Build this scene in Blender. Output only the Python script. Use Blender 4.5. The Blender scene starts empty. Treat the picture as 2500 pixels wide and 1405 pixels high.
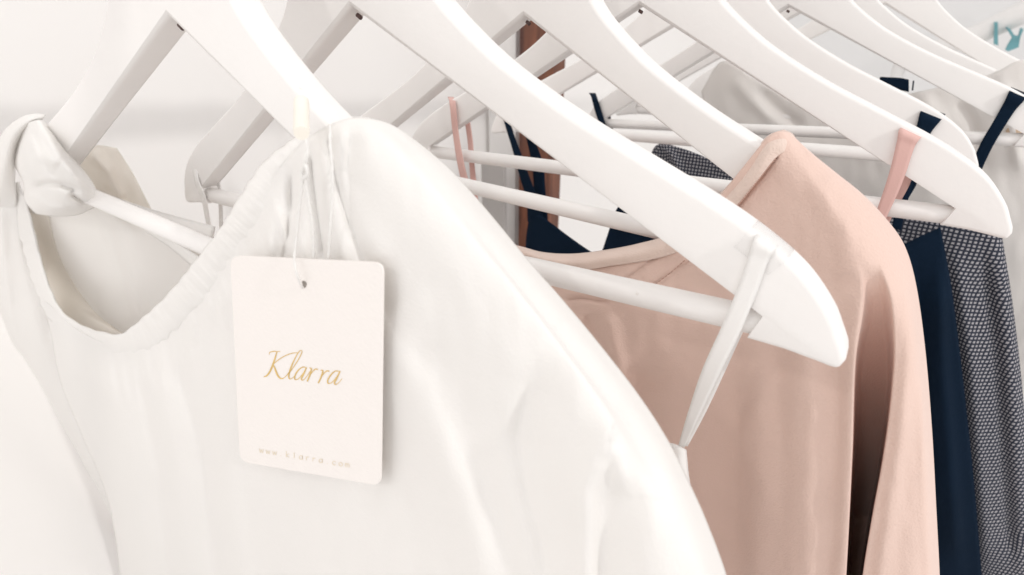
import bpy, bmesh, math, random
import numpy as np
from mathutils import Vector, Matrix, noise as mnoise
random.seed(7)
rng = np.random.default_rng(7)
scene = bpy.context.scene

# ------------------------------------------------------------------ camera
CAM = np.array([.1614, -.4399, -.0062]); YAW, PITCH, ROLL = .5999, -.4529, .0014
FOC = 1307.7                                   # focal length in pixels of a 2500 px wide frame
cy_, sy_, cp_, sp_ = math.cos(YAW), math.sin(YAW), math.cos(PITCH), math.sin(PITCH)
FW = np.array([-sy_*cp_, cy_*cp_, sp_]); RT = np.array([cy_, sy_, 0.]); UP = np.cross(RT, FW)
RT, UP = math.cos(ROLL)*RT + math.sin(ROLL)*UP, -math.sin(ROLL)*RT + math.cos(ROLL)*UP
cd = bpy.data.cameras.new('camera'); cam = bpy.data.objects.new('camera', cd)
scene.collection.objects.link(cam); scene.camera = cam
cd.sensor_width = 36; cd.lens = 36*FOC/2500; cd.clip_start = .005; cd.clip_end = 60
M4 = Matrix.Identity(4)
for k in range(3):
    M4[k][0], M4[k][1], M4[k][2], M4[k][3] = RT[k], UP[k], -FW[k], CAM[k]
cam.matrix_world = M4
cd.dof.use_dof = True; cd.dof.focus_distance = .24; cd.dof.aperture_fstop = 14

# ------------------------------------------------------------------ light
world = bpy.data.worlds.new('World'); scene.world = world; world.use_nodes = True
bg = world.node_tree.nodes['Background']
bg.inputs[0].default_value = (1, .972, .958, 1); bg.inputs[1].default_value = 1.0
def lamp(name, kind, loc, aim, power, size=.2, col=(1, 1, 1)):
    l = bpy.data.lights.new(name, kind); o = bpy.data.objects.new(name, l); scene.collection.objects.link(o)
    l.energy = power; l.color = col
    if kind == 'AREA': l.shape = 'DISK'; l.size = size
    o.location = loc; o.rotation_euler = (Vector(aim)-Vector(loc)).to_track_quat('-Z', 'Y').to_euler()
    return o
lamp('shop_spot_front', 'AREA', (.05, -1.06, .47), (0, -.2, -.1), .75, .04, (1, .975, .95))
lamp('added_fill_left', 'AREA', (-.42, -1.55, .55), (-.1, -.2, -.1), 1.4, .6, (1, .98, .96))  # added soft fill from the left front, not a fixture of the shop
lamp('shop_spot_side', 'AREA', (1.9, -.5, .97), (-.2, -.2, 0), 12.5, .08, (1, .975, .95))
lamp('ceiling_lamp', 'AREA', (.9, 1.0, 2.2), (.2, .3, -.1), 3, .5, (1, .985, .97))
vs = scene.view_settings
scene.display_settings.display_device = 'sRGB'
vs.view_transform = 'Standard'; vs.look = 'None'; vs.exposure = 0; vs.gamma = 1; vs.use_curve_mapping = False
scene.cycles.max_bounces = 10; scene.cycles.diffuse_bounces = 8; scene.cycles.transparent_max_bounces = 16
scene.cycles.use_denoising = True

# ------------------------------------------------------------------ materials
def mat(name, col, rough=.6, bump=0, bscale=900, var=0, vscale=12, sheen=0, spec=.4, metal=0, transl=0, weave=0, crease=0):
    m = bpy.data.materials.new(name); m.use_nodes = True; nt = m.node_tree; N, L = nt.nodes, nt.links
    b = N['Principled BSDF']; b.inputs['Roughness'].default_value = rough; b.inputs['Metallic'].default_value = metal
    b.inputs['Specular IOR Level'].default_value = spec; b.inputs['Base Color'].default_value = (*col, 1)
    b.inputs['Sheen Weight'].default_value = sheen; b.inputs['Sheen Roughness'].default_value = .5
    tc = N.new('ShaderNodeTexCoord'); geo = N.new('ShaderNodeNewGeometry')
    src = geo.outputs['Position']
    colout = None
    if var:
        n = N.new('ShaderNodeTexNoise'); n.inputs['Scale'].default_value = vscale; n.inputs['Detail'].default_value = 5
        L.new(src, n.inputs['Vector'])
        r = N.new('ShaderNodeMix'); r.data_type = 'RGBA'
        r.inputs[6].default_value = (*[c*(1-var) for c in col], 1); r.inputs[7].default_value = (*[min(.95, c*(1+var)) for c in col], 1)
        L.new(n.outputs['Fac'], r.inputs[0]); L.new(r.outputs[2], b.inputs['Base Color']); colout = r.outputs[2]
    if bump:
        n2 = N.new('ShaderNodeTexNoise'); n2.inputs['Scale'].default_value = bscale; n2.inputs['Detail'].default_value = 3
        L.new(src, n2.inputs['Vector']); h = n2.outputs['Fac']
        if crease:
            n3 = N.new('ShaderNodeTexNoise'); n3.inputs['Scale'].default_value = bscale/9; n3.inputs['Detail'].default_value = 4; n3.inputs['Distortion'].default_value = 1.5
            L.new(src, n3.inputs['Vector']); q = N.new('ShaderNodeMath'); q.operation = 'MULTIPLY_ADD'; q.inputs[1].default_value = crease
            L.new(n3.outputs['Fac'], q.inputs[0]); L.new(h, q.inputs[2]); h = q.outputs[0]
        if weave:
            uv = N.new('ShaderNodeUVMap'); uv.uv_map = 'cloth'
            w1 = N.new('ShaderNodeTexWave'); w1.bands_direction = 'X'; w1.inputs['Scale'].default_value = weave
            w2 = N.new('ShaderNodeTexWave'); w2.bands_direction = 'Y'; w2.inputs['Scale'].default_value = weave
            for w in (w1, w2):
                w.inputs['Distortion'].default_value = 1.2; w.inputs['Detail'].default_value = 1; L.new(uv.outputs[0], w.inputs['Vector'])
            a = N.new('ShaderNodeMath'); a.operation = 'ADD'; L.new(w1.outputs['Fac'], a.inputs[0]); L.new(w2.outputs['Fac'], a.inputs[1])
            a2 = N.new('ShaderNodeMath'); a2.operation = 'MULTIPLY_ADD'; a2.inputs[1].default_value = .3
            L.new(a.outputs[0], a2.inputs[0]); L.new(h, a2.inputs[2]); h = a2.outputs[0]
        bp = N.new('ShaderNodeBump'); bp.inputs['Strength'].default_value = bump; bp.inputs['Distance'].default_value = .0006
        L.new(h, bp.inputs['Height']); L.new(bp.outputs[0], b.inputs['Normal'])
    if transl:
        out = N['Material Output']; t = N.new('ShaderNodeBsdfTranslucent'); t.inputs[0].default_value = (*col, 1)
        mx = N.new('ShaderNodeMixShader'); mx.inputs[0].default_value = transl
        L.new(b.outputs[0], mx.inputs[1]); L.new(t.outputs[0], mx.inputs[2]); L.new(mx.outputs[0], out.inputs[0])
    return m

MT = {
 'lacquer': mat('white_lacquer', (.87, .853, .838), .42, bump=.16, bscale=420, var=.02, vscale=45),
 'cotton': mat('white_cotton', (.93, .918, .90), .95, bump=.25, bscale=1100, sheen=.1, spec=.05, transl=.2, crease=1.2, var=.012, vscale=20),
 'thin': mat('white_cotton_brightened', (.955, .94, .922), .95, bump=.2, bscale=1100, spec=.05, transl=.5, crease=1.2, var=.012, vscale=20),  # the blouse cotton again, paler and more translucent to brighten its shaded back
 'ribbon': mat('white_satin_ribbon', (.93, .92, .905), .6, bump=.15, bscale=1500, spec=.2, transl=.12),
 'cream': mat('cotton_warm_shade', (.93, .90, .855), .9, bump=.2, bscale=900, spec=.05, transl=.45),  # white cotton inside the neck, its warm shade put into the colour
 'sheer': mat('sheer_offwhite', (.84, .815, .79), .85, bump=.3, bscale=900, spec=.1, transl=.2, var=.03, vscale=14),
 'pink': mat('pink_crepe', (.755, .568, .495), .95, bump=.55, bscale=1100, sheen=.3, spec=.1, var=.03, vscale=25),
 'pinkband': mat('pink_crepe_binding', (.775, .63, .558), .95, bump=.8, bscale=1300, sheen=.2, spec=.1, var=.03, vscale=25),
 'pinkstrap': mat('dusty_pink_strap', (.72, .47, .43), .75, bump=.2, bscale=1500, spec=.2),
 'navy': mat('navy_cloth', (.003, .0115, .027), .95, bump=.5, bscale=1000, sheen=0, spec=.15, var=.25, vscale=18),
 'thread': mat('pink_thread', (.52, .33, .27), .9),
 'card': mat('cream_card', (.88, .843, .815), .8, bump=.25, bscale=700, spec=.25, var=.01, vscale=60),
 'gold': mat('gold_foil', (.80, .55, .20), .32, metal=.85, bump=.25, bscale=900, var=.25, vscale=300),
 'palegold': mat('pale_gold_print', (.83, .75, .61), .5, metal=.2),
 'cord': mat('white_cord', (.86, .85, .83), .8, bump=.3, bscale=1200, spec=.2, transl=.1),
 'bead': mat('cream_bead', (.88, .84, .76), .5, spec=.5),
 'screw': mat('dark_screw', (.09, .05, .045), .5),
 'metal': mat('brushed_metal', (.62, .62, .63), .3, metal=1),
 'rail': mat('white_rail', (.8, .79, .78), .35),
 'wall': mat('white_wall', (.92, .905, .89), .9, bump=.15, bscale=120, var=.012, vscale=6),
 'farwall': mat('blue_grey_wall', (.83, .835, .84), .9, var=.03, vscale=1.2),
 'floor': mat('grey_floor', (.80, .78, .76), .7, var=.06, vscale=3),
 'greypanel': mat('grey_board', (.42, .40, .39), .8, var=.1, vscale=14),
 'teal': mat('teal_cloth', (.16, .36, .40), .9, var=.3, vscale=30),
 'tan': mat('tan_button', (.6, .45, .32), .5),
 'label': mat('black_label', (.02, .02, .03), .8),
}
def wood_mat():
    m = bpy.data.materials.new('brown_wood'); m.use_nodes = True; N, L = m.node_tree.nodes, m.node_tree.links; b = N['Principled BSDF']
    g = N.new('ShaderNodeNewGeometry'); mp = N.new('ShaderNodeMapping'); mp.inputs['Scale'].default_value = (26, 26, 5)
    L.new(g.outputs['Position'], mp.inputs[0]); n = N.new('ShaderNodeTexNoise'); n.inputs['Scale'].default_value = 1.6; n.inputs['Detail'].default_value = 6; n.inputs['Distortion'].default_value = 1.2
    L.new(mp.outputs[0], n.inputs[0]); r = N.new('ShaderNodeValToRGB'); e = r.color_ramp.elements
    e[0].position = .3; e[0].color = (.075, .028, .02, 1); e[1].position = .7; e[1].color = (.24, .09, .05, 1)
    L.new(n.outputs[0], r.inputs[0]); L.new(r.outputs[0], b.inputs[0]); b.inputs['Roughness'].default_value = .6
    return m
def scuffs(m):
    N, L = m.node_tree.nodes, m.node_tree.links; b = N['Principled BSDF']; src = b.inputs['Base Color'].links[0].from_socket
    g = N.new('ShaderNodeNewGeometry'); n = N.new('ShaderNodeTexNoise'); n.inputs['Scale'].default_value = 75; n.inputs['Detail'].default_value = 6; n.inputs['Roughness'].default_value = .7
    L.new(g.outputs['Position'], n.inputs['Vector']); r = N.new('ShaderNodeMapRange'); r.inputs[1].default_value = .70; r.inputs[2].default_value = .74; r.inputs[4].default_value = .55
    L.new(n.outputs['Fac'], r.inputs[0]); x = N.new('ShaderNodeMix'); x.data_type = 'RGBA'; x.inputs[7].default_value = (.56, .50, .45, 1)
    L.new(r.outputs[0], x.inputs[0]); L.new(src, x.inputs[6]); L.new(x.outputs[2], b.inputs['Base Color'])
    q = N.new('ShaderNodeTexNoise'); q.inputs['Scale'].default_value = 30; q.inputs['Detail'].default_value = 4; L.new(g.outputs['Position'], q.inputs['Vector'])
    rr = N.new('ShaderNodeMapRange'); rr.inputs[3].default_value = .3; rr.inputs[4].default_value = .6; L.new(q.outputs['Fac'], rr.inputs[0]); L.new(rr.outputs[0], b.inputs['Roughness'])
scuffs(MT['lacquer'])
MT['wood'] = wood_mat()
def check_mat():
    m = bpy.data.materials.new('checked_cloth'); m.use_nodes = True; N, L = m.node_tree.nodes, m.node_tree.links; b = N['Principled BSDF']
    uv = N.new('ShaderNodeUVMap'); uv.uv_map = 'cloth'
    nz = N.new('ShaderNodeTexNoise'); nz.inputs['Scale'].default_value = 90; L.new(uv.outputs[0], nz.inputs[0])
    mxv = N.new('ShaderNodeMix'); mxv.data_type = 'RGBA'; mxv.blend_type = 'ADD'; mxv.inputs[0].default_value = .0016
    L.new(uv.outputs[0], mxv.inputs[6]); L.new(nz.outputs['Color'], mxv.inputs[7])
    sp = N.new('ShaderNodeSeparateXYZ'); L.new(mxv.outputs[2], sp.inputs[0])
    def band(o):
        a = N.new('ShaderNodeMath'); a.operation = 'MULTIPLY'; a.inputs[1].default_value = 2*math.pi/.0033; L.new(o, a.inputs[0])
        s = N.new('ShaderNodeMath'); s.operation = 'SINE'; L.new(a.outputs[0], s.inputs[0])
        r = N.new('ShaderNodeMapRange'); r.inputs[1].default_value = -.35; r.inputs[2].default_value = .15; L.new(s.outputs[0], r.inputs[0])
        return r.outputs[0]
    mu = N.new('ShaderNodeMath'); mu.operation = 'MULTIPLY'; L.new(band(sp.outputs[0]), mu.inputs[0]); L.new(band(sp.outputs[1]), mu.inputs[1])
    r = N.new('ShaderNodeMix'); r.data_type = 'RGBA'; r.inputs[6].default_value = (.036, .041, .058, 1); r.inputs[7].default_value = (.42, .41, .435, 1)
    L.new(mu.outputs[0], r.inputs[0]); L.new(r.outputs[2], b.inputs[0]); b.inputs['Roughness'].default_value = .9; b.inputs['Specular IOR Level'].default_value = .1
    return m
MT['check'] = check_mat()
def plastic_mat():
    m = bpy.data.materials.new('clear_plastic'); m.use_nodes = True; N, L = m.node_tree.nodes, m.node_tree.links
    N.remove(N['Principled BSDF']); t = N.new('ShaderNodeBsdfTransparent'); t.inputs[0].default_value = (1, 1, 1, 1)
    g = N.new('ShaderNodeBsdfGlossy'); g.inputs['Roughness'].default_value = .12; f = N.new('ShaderNodeLayerWeight'); f.inputs[0].default_value = .06
    x = N.new('ShaderNodeMixShader'); L.new(f.outputs['Facing'], x.inputs[0]); L.new(t.outputs[0], x.inputs[1]); L.new(g.outputs[0], x.inputs[2])
    n = N.new('ShaderNodeTexNoise'); n.inputs['Scale'].default_value = 260; b = N.new('ShaderNodeBump'); b.inputs['Strength'].default_value = .6; b.inputs['Distance'].default_value = .001
    q = N.new('ShaderNodeNewGeometry'); L.new(q.outputs['Position'], n.inputs[0]); L.new(n.outputs[0], b.inputs['Height']); L.new(b.outputs[0], g.inputs['Normal'])
    L.new(x.outputs[0], N['Material Output'].inputs[0]); return m
MT['plastic'] = plastic_mat()

# ------------------------------------------------------------------ helpers
def tag(o, label=None, cat=None, group=None, kind=None):
    for k, v in (('label', label), ('category', cat), ('group', group), ('kind', kind)):
        if v: o[k] = v
    return o
def empty(name, loc=(0, 0, 0), rot=(0, 0, 0)):
    o = bpy.data.objects.new(name, None); scene.collection.objects.link(o); o.location = loc; o.rotation_euler = rot; o.empty_display_size = .01
    return o
def link(name, me, m, parent=None, smooth=True):
    o = bpy.data.objects.new(name, me); scene.collection.objects.link(o)
    if m: me.materials.append(MT[m])
    if smooth: me.polygons.foreach_set('use_smooth', [True]*len(me.polygons))
    if parent:
        o.parent = parent
        bpy.context.view_layer.update()
        o.matrix_parent_inverse = Matrix.Identity(4)
    return o
def mesh(name, V, F, m, parent=None, world=False, smooth=True, uv=None):
    """V in the parent's space, or in world space when world=True"""
    me = bpy.data.meshes.new(name); V = [Vector(v) for v in V]
    if world and parent:
        inv = PW[parent.name].inverted(); V = [inv @ v for v in V]
    me.from_pydata([tuple(v) for v in V], [], F); me.update()
    if uv is not None:
        l = me.uv_layers.new(name='cloth'); idx = np.zeros(len(me.loops), dtype=np.int32); me.loops.foreach_get('vertex_index', idx)
        l.data.foreach_set('uv', np.asarray(uv, dtype=np.float32)[idx].ravel())
    return link(name, me, m, parent, smooth)
PW = {}
def thing(name, label, cat, loc=(0, 0, 0), rot=(0, 0, 0), group=None):
    o = empty(name, loc, rot); tag(o, label, cat, group)
    PW[o.name] = Matrix.Translation(Vector(loc)) @ Matrix.Rotation(rot[2], 4, 'Z') @ Matrix.Rotation(rot[1], 4, 'Y') @ Matrix.Rotation(rot[0], 4, 'X')
    return o
def box(name, lo, hi, m, parent=None, bev=0):
    bm = bmesh.new(); bmesh.ops.create_cube(bm, size=1)
    for v in bm.verts:
        for k in range(3): v.co[k] = lo[k]+(v.co[k]+.5)*(hi[k]-lo[k])
    if bev: bmesh.ops.bevel(bm, geom=bm.edges[:], offset=bev, segments=2, affect='EDGES', profile=.5)
    me = bpy.data.meshes.new(name); bm.to_mesh(me); bm.free()
    return link(name, me, m, parent, smooth=False)
def tube(name, pts, r, m, parent=None, world=False, n=12, twist=0, ends=True):
    pts = [np.array(q, float) for q in pts]; V, F = [], []
    ref = np.array([.31, .2, .93]); K = len(pts)
    rr = r if hasattr(r, '__len__') else [r]*K
    for i, q in enumerate(pts):
        t = pts[min(i+1, K-1)]-pts[max(i-1, 0)]; t /= np.linalg.norm(t)+1e-12
        a = np.cross(t, ref); a /= np.linalg.norm(a); b = np.cross(t, a); ref_ = a
        for j in range(n):
            w = 2*math.pi*j/n; k = rr[i]*(1+(.22*math.cos(2*(w)+twist*i) if twist else 0))
            V.append(q+k*(math.cos(w)*a+math.sin(w)*b))
    for i in range(K-1):
        for j in range(n): F.append((i*n+j, i*n+(j+1) % n, (i+1)*n+(j+1) % n, (i+1)*n+j))
    if ends: F.append(tuple(range(n))[::-1]); F.append(tuple((K-1)*n+j for j in range(n)))
    return mesh(name, V, F, m, parent, world)
def crom(P, n):
    """resample a control polyline to n points along a centripetal-ish Catmull-Rom curve"""
    P = np.asarray(P, float)
    if len(P) == 2: return np.linspace(P[0], P[1], n)
    d = np.r_[0, np.cumsum(np.linalg.norm(np.diff(P[:, :2], axis=0), axis=1)+1e-9)]; t = np.linspace(0, d[-1], n)
    m = np.zeros_like(P)
    m[1:-1] = (P[2:]-P[:-2])/(d[2:]-d[:-2])[:, None]; m[0] = (P[1]-P[0])/(d[1]-d[0]); m[-1] = (P[-1]-P[-2])/(d[-1]-d[-2])
    k = np.clip(np.searchsorted(d, t, side='right')-1, 0, len(P)-2); h = (d[k+1]-d[k])[:, None]; s = ((t-d[k])[:, None])/h
    return (2*s**3-3*s**2+1)*P[k]+(s**3-2*s**2+s)*h*m[k]+(-2*s**3+3*s**2)*P[k+1]+(s**3-s**2)*h*m[k+1]

def crom_k(P, counts):
    """like crom, but with a fixed number of segments between each pair of control points"""
    P = np.asarray(P, float); d = np.r_[0, np.cumsum(np.linalg.norm(np.diff(P[:, :2], axis=0), axis=1)+1e-9)]
    m = np.zeros_like(P); m[1:-1] = (P[2:]-P[:-2])/(d[2:]-d[:-2])[:, None]; m[0] = (P[1]-P[0])/(d[1]-d[0]); m[-1] = (P[-1]-P[-2])/(d[-1]-d[-2])
    out = []
    for k, c in enumerate(counts):
        s = np.linspace(0, 1, c, endpoint=False)[:, None]; h = d[k+1]-d[k]
        out.append((2*s**3-3*s**2+1)*P[k]+(s**3-2*s**2+s)*h*m[k]+(-2*s**3+3*s**2)*P[k+1]+(s**3-s**2)*h*m[k+1])
    return np.concatenate(out+[P[-1:]])
# hangers: y, x, turn about the vertical, tilt in their own plane, height
HG = [(-.3328, -.0607, .0384, -.0575, -.0031), (-.2806, -.0246, -.005, .0416, .0007), (-.1876, -.0045, -.0967, .0061, -.0012),
      (-.1235, .0298, .022, .0224, .0048), (.0058, .0274, .0853, .0175, .007), (.0854, .0698, -.0506, .0617, .0086),
      (.1547, .0817, .0031, .0401, .013), (.2644, .1267, -.0126, -.0088, .0145)]
def ray(px, py):
    px, py = np.asarray(px, float), np.asarray(py, float)
    return FW + ((px-1250)/FOC)[..., None]*RT - ((py-702.5)/FOC)[..., None]*UP
def P(i, px, py, off):
    """the point where the sight line through (px, py) of the photograph meets the sheet lying off millimetres behind the front of hanger i"""
    y, x, th, t, z = HG[i]; n = np.array([-math.sin(th), math.cos(th), 0]); off = np.asarray(off, float)/1000
    d = ray(px, py); s = ((np.array([x, y, z])-CAM)@n+off)/(d@n)
    return CAM+s[..., None]*d
def PY(px, py, Y):
    d = ray(px, py); s = (Y-CAM[1])/d[..., 1]
    return CAM+s[..., None]*d
def pdist(poly, X, Y):
    """signed distance to a polyline running downwards: negative on its left, plus position along it"""
    best = np.full(X.shape, 1e9); sg = np.zeros(X.shape); al = np.zeros(X.shape); acc = 0
    for (ax, ay), (bx, by) in zip(poly[:-1], poly[1:]):
        ex, ey = bx-ax, by-ay; L = math.hypot(ex, ey); t = np.clip(((X-ax)*ex+(Y-ay)*ey)/L**2, 0, 1)
        dx, dy = X-ax-t*ex, Y-ay-t*ey; d = np.hypot(dx, dy); c = -(ex*dy-ey*dx)
        u = d < best; best = np.where(u, d, best); sg = np.where(u, np.sign(c), sg); al = np.where(u, acc+t*L, al); acc += L
    return best*sg, al/acc
def ridge(poly, wl, wr, amp, fade=.15):
    def f(X, Y):
        d, a = pdist(poly, X, Y); w = np.where(d < 0, wl, wr)
        e = np.clip(np.minimum(a, 1-a)/fade, 0, 1) if fade else 1
        return amp*np.exp(-(d/w)**2)*(.15+.85*e*e*(3-2*e))
    return f
def step(poly, w, amp, reach):
    """the cloth on the left of the line lies amp mm deeper, easing back over reach px"""
    def f(X, Y):
        d, a = pdist(poly, X, Y); s = 1/(1+np.exp(np.clip(d/w, -40, 40)))
        e = np.clip(a/.3, 0, 1)
        return amp*s*np.exp(-np.clip(-d, 0, None)/reach)*e*e*(3-2*e)
    return f
def cloth(name, hi, cols, m, parent, nu=90, nv=110, disp=(), back=False, down=0, thick=.0007, mm=0, rough=0, seed=0, skip=0, freq=.01, counts=None, recess=None):
    C = [crom(c, nv) for c in cols]; A = np.array(C)                       # columns, rows, (x, y, off)
    if counts: nu = sum(counts)+1
    G = np.stack([crom_k(A[:, r], counts) if counts else crom(A[:, r], nu) for r in range(nv)], axis=1)           # nu, nv, 3
    X, Y, O = G[..., 0], G[..., 1], G[..., 2].copy()
    for f in disp: O = O+f(X, Y)
    if recess: O = O+recess(X, Y, np.arange(nu)[:, None]+0*X)
    if rough:
        nz = np.array([mnoise.fractal(Vector((x*freq, y*freq*.45, seed)), .9, 2.1, 3) for x, y in zip(X.ravel(), Y.ravel())]).reshape(X.shape)
        O = O+rough*nz
    W = P(hi, X, Y, O)
    V = list(W.reshape(-1, 3)); F = []; rows = nv
    if down:                                                               # the cloth hangs on to its hem below the frame
        Vg = [W]; last = W[:, -1]; K = 14
        ext = np.stack([last+np.array([0, 0, -1.])*down*(k+1)/K + np.array([0, .004*math.sin(k*.9), 0]) for k in range(K)], axis=1)
        W = np.concatenate([W, ext], axis=1); V = list(W.reshape(-1, 3)); rows = nv+K
    for a in range(nu-1):
        for b in range(skip, rows-1):
            F.append((a*rows+b, a*rows+b+1, (a+1)*rows+b+1, (a+1)*rows+b))
    du = np.zeros((nu, rows)); du[1:] = np.cumsum(np.linalg.norm(np.diff(W, axis=0), axis=2), axis=0)
    dv = np.zeros((nu, rows)); dv[:, 1:] = np.cumsum(np.linalg.norm(np.diff(W, axis=1), axis=2), axis=1)
    y, x, th, t, z = HG[hi]
    uu = (W[..., 0]-x)*math.cos(th)+(W[..., 1]-y)*math.sin(th)
    mid = nu//2; ua = du-du[mid:mid+1]+uu[mid:mid+1]; va = -dv+dv[:, :1]*0+W[:, :1, 2]
    uv = np.stack([ua, va], -1).reshape(-1, 2)
    o = mesh(name, V, F, m, parent, world=True, uv=uv)
    s = o.modifiers.new('thickness', 'SOLIDIFY'); s.thickness = thick; s.offset = 0
    return o
def strip(name, hi, path, m, parent, thick=.0006, n=40, curl=0, world=True):
    """a ribbon: path of (px, py, off, half width px, turn of its width direction in degrees)"""
    Q = crom(path, n); V, F = [], []
    for q in Q:
        a = math.radians(q[4]); c, s = math.cos(a), math.sin(a)
        for k in (-1, -.5, 0, .5, 1): V.append(P(hi, q[0]+k*q[3]*c, q[1]+k*q[3]*s, q[2]-curl*(1-k*k)))
    for i in range(len(Q)-1):
        for j in range(4): F.append((i*5+j, (i+1)*5+j, (i+1)*5+j+1, i*5+j+1))
    o = mesh(name, V, F, m, parent, world=True)
    s = o.modifiers.new('thickness', 'SOLIDIFY'); s.thickness = thick; s.offset = 0
    return o

# ------------------------------------------------------------------ setting
def slab(name, lo, hi, m): return tag(box(name, lo, hi, m), kind='structure')
slab('wall_left', (-.56, -2.5, -1.6), (-.5, 3.3, 2.6), 'wall')
slab('wall_back', (-.5, 3.3, -1.6), (4, 3.36, 2.6), 'farwall')
slab('floor', (-.56, -2.5, -1.66), (4, 3.36, -1.6), 'floor')

def px_box(name, x0, x1, y0, y1, Y, depth, m, parent=None):
    a, b = PY(x0, (y0+y1)/2, Y), PY(x1, (y0+y1)/2, Y); t, u = PY((x0+x1)/2, y0, Y), PY((x0+x1)/2, y1, Y)
    return (min(a[0], b[0]), Y, u[2]), (max(a[0], b[0]), Y+depth, t[2])
lo, hi = px_box('', 1262, 1326, -260, 2200, .42, .04, 'wood')
tag(box('wooden_post', (lo[0], lo[1], -1.6), hi, 'wood', bev=.002), 'brown wooden upright post seen through the gap between the second and third hanger', 'post')
lo, hi = px_box('', 1204, 1256, -260, 2200, .43, .04, 'wall')
tag(box('white_post', (lo[0], lo[1], -1.6), hi, 'rail', bev=.002), 'white upright post standing left of the brown wooden post', 'post')
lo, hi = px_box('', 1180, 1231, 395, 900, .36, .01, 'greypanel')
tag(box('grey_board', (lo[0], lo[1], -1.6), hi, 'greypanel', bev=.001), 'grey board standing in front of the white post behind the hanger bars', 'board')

# the rail the hangers hang from, above the frame
def rail_x(y): return .035+.2*y
RZ = .118
rt = thing('clothes_rail', 'white clothes rail carrying the row of hangers', 'rail', (rail_x(-.9), -.9, RZ))
tube('rail_tube', [(0, 0, 0), (rail_x(1.3)-rail_x(-.9), 2.2, 0)], .0125, 'rail', rt, n=24)

# far rack at the end of the room with a teal top on it
fr = thing('display_rack', 'white rack bar crossing the far upper right corner of the room', 'rack', tuple(PY(2430, 80, 2.2)))
rb = [PY(2200, 150, 2.2), PY(2330, 105, 2.2), PY(2400, 78, 2.2), PY(2470, 44, 2.2), PY(2560, 0, 2.2), PY(3000, -210, 2.2)]
tube('rack_bar', rb, [.03, .032, .035, .037, .04, .04], 'rail', fr, world=True, n=16)
for q in (rb[0], rb[-1]): tube('rack_post', [(q[0], q[1], -1.6), (q[0], q[1], q[2])], .022, 'rail', fr, world=True, n=16)
tt = thing('teal_top', 'teal green top hanging from the far white rack', 'top', tuple(PY(2470, 70, 2.15)))
def flat(name, pts, Y, m, parent, depth=.02):
    a = [PY(x, y, Y) for x, y in pts]; b = [q+np.array([0, depth, 0]) for q in a]; n = len(a)
    F = [tuple(range(n)), tuple(range(2*n-1, n-1, -1))]+[(i, i+n, (i+1) % n+n, (i+1) % n) for i in range(n)]
    return mesh(name, a+b, F, m, parent, world=True, smooth=False)
flat('strap', [(2428, 54), (2436, 54), (2437, 112), (2427, 108)], 2.15, 'teal', tt)
flat('bodice', [(2456, 66), (2466, 70), (2476, 86), (2487, 88), (2493, 68), (2499, 72), (2491, 92), (2487, 116), (2462, 126), (2455, 122), (2462, 108), (2472, 92)], 2.15, 'teal', tt)

# ------------------------------------------------------------------ hangers
OUT = [(187.2, -102.6), (188.0, -101.2), (188.0, -99.4), (187.4, -97.4), (186, -94.5), (182, -87), (173, -76.5), (160, -67.2), (146, -59.5), (128, -51), (98, -36.5), (72, -21.5), (57, -10.5), (44, 1), (37, 10), (31, 20), (25, 31), (18, 42), (9, 49.5)]
def right_outline():
    o = crom([(a, b, 0) for a, b in OUT], 96)[:, :2]; return [tuple(q) for q in o]
def hanger_mesh():
    o = right_outline()
    half = [(0, 0), (165, -91.8), (161.5, -100.9), (172, -101.4), (181, -102.7), (184.5, -103.3), (186.2, -103.3)] + o + [(0, 51)]
    # one closed outline: right half, then the mirrored left half
    left = [(-a, b) for a, b in half[1:-1]][::-1]
    loop = [(a/1000, b/1000) for a, b in half+left]
    bm = bmesh.new(); T = .012
    f = [bm.verts.new((a, 0, b)) for a, b in loop]; g = [bm.verts.new((a, T, b)) for a, b in loop]; n = len(loop)
    e1 = [bm.edges.new((f[i], f[(i+1) % n])) for i in range(n)]; e2 = [bm.edges.new((g[i], g[(i+1) % n])) for i in range(n)]
    sides = [bm.faces.new((f[i], g[i], g[(i+1) % n], f[(i+1) % n])) for i in range(n)]
    bmesh.ops.triangle_fill(bm, use_beauty=True, use_dissolve=False, edges=e1); bmesh.ops.triangle_fill(bm, use_beauty=True, use_dissolve=False, edges=e2)
    bmesh.ops.dissolve_limit(bm, angle_limit=.01, verts=bm.verts[:], edges=[e for e in bm.edges if len(e.link_faces) == 2 and abs(e.link_faces[0].normal.dot(e.link_faces[1].normal)) > .999 and e not in e1 and e not in e2])
    bmesh.ops.recalc_face_normals(bm, faces=bm.faces[:])
    rim = [e for e in bm.edges if len(e.link_faces) == 2 and abs(e.link_faces[0].normal.dot(e.link_faces[1].normal)) < .5 and abs(e.verts[0].co.y-e.verts[1].co.y) < 1e-6]
    # outer edge is well rounded, the inner edge only eased
    outer = [e for e in rim if not all((abs(v.co.x) < .166 and v.co.z < -abs(v.co.x)*.54) for v in e.verts)]
    inner = [e for e in rim if e not in outer]
    bmesh.ops.bevel(bm, geom=outer, offset=.0034, segments=4, affect='EDGES', profile=.5, clamp_overlap=True)
    inner = [e for e in inner if e.is_valid]
    bmesh.ops.bevel(bm, geom=inner, offset=.0009, segments=2, affect='EDGES', profile=.5, clamp_overlap=True)
    me = bpy.data.meshes.new('hanger_body'); bm.to_mesh(me); bm.free()
    return me
body_me = hanger_mesh(); body_me.materials.append(MT['lacquer'])
body_me.polygons.foreach_set('use_smooth', [True]*len(body_me.polygons))
try: body_me.set_sharp_from_angle(angle=math.radians(32))
except Exception: pass
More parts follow.
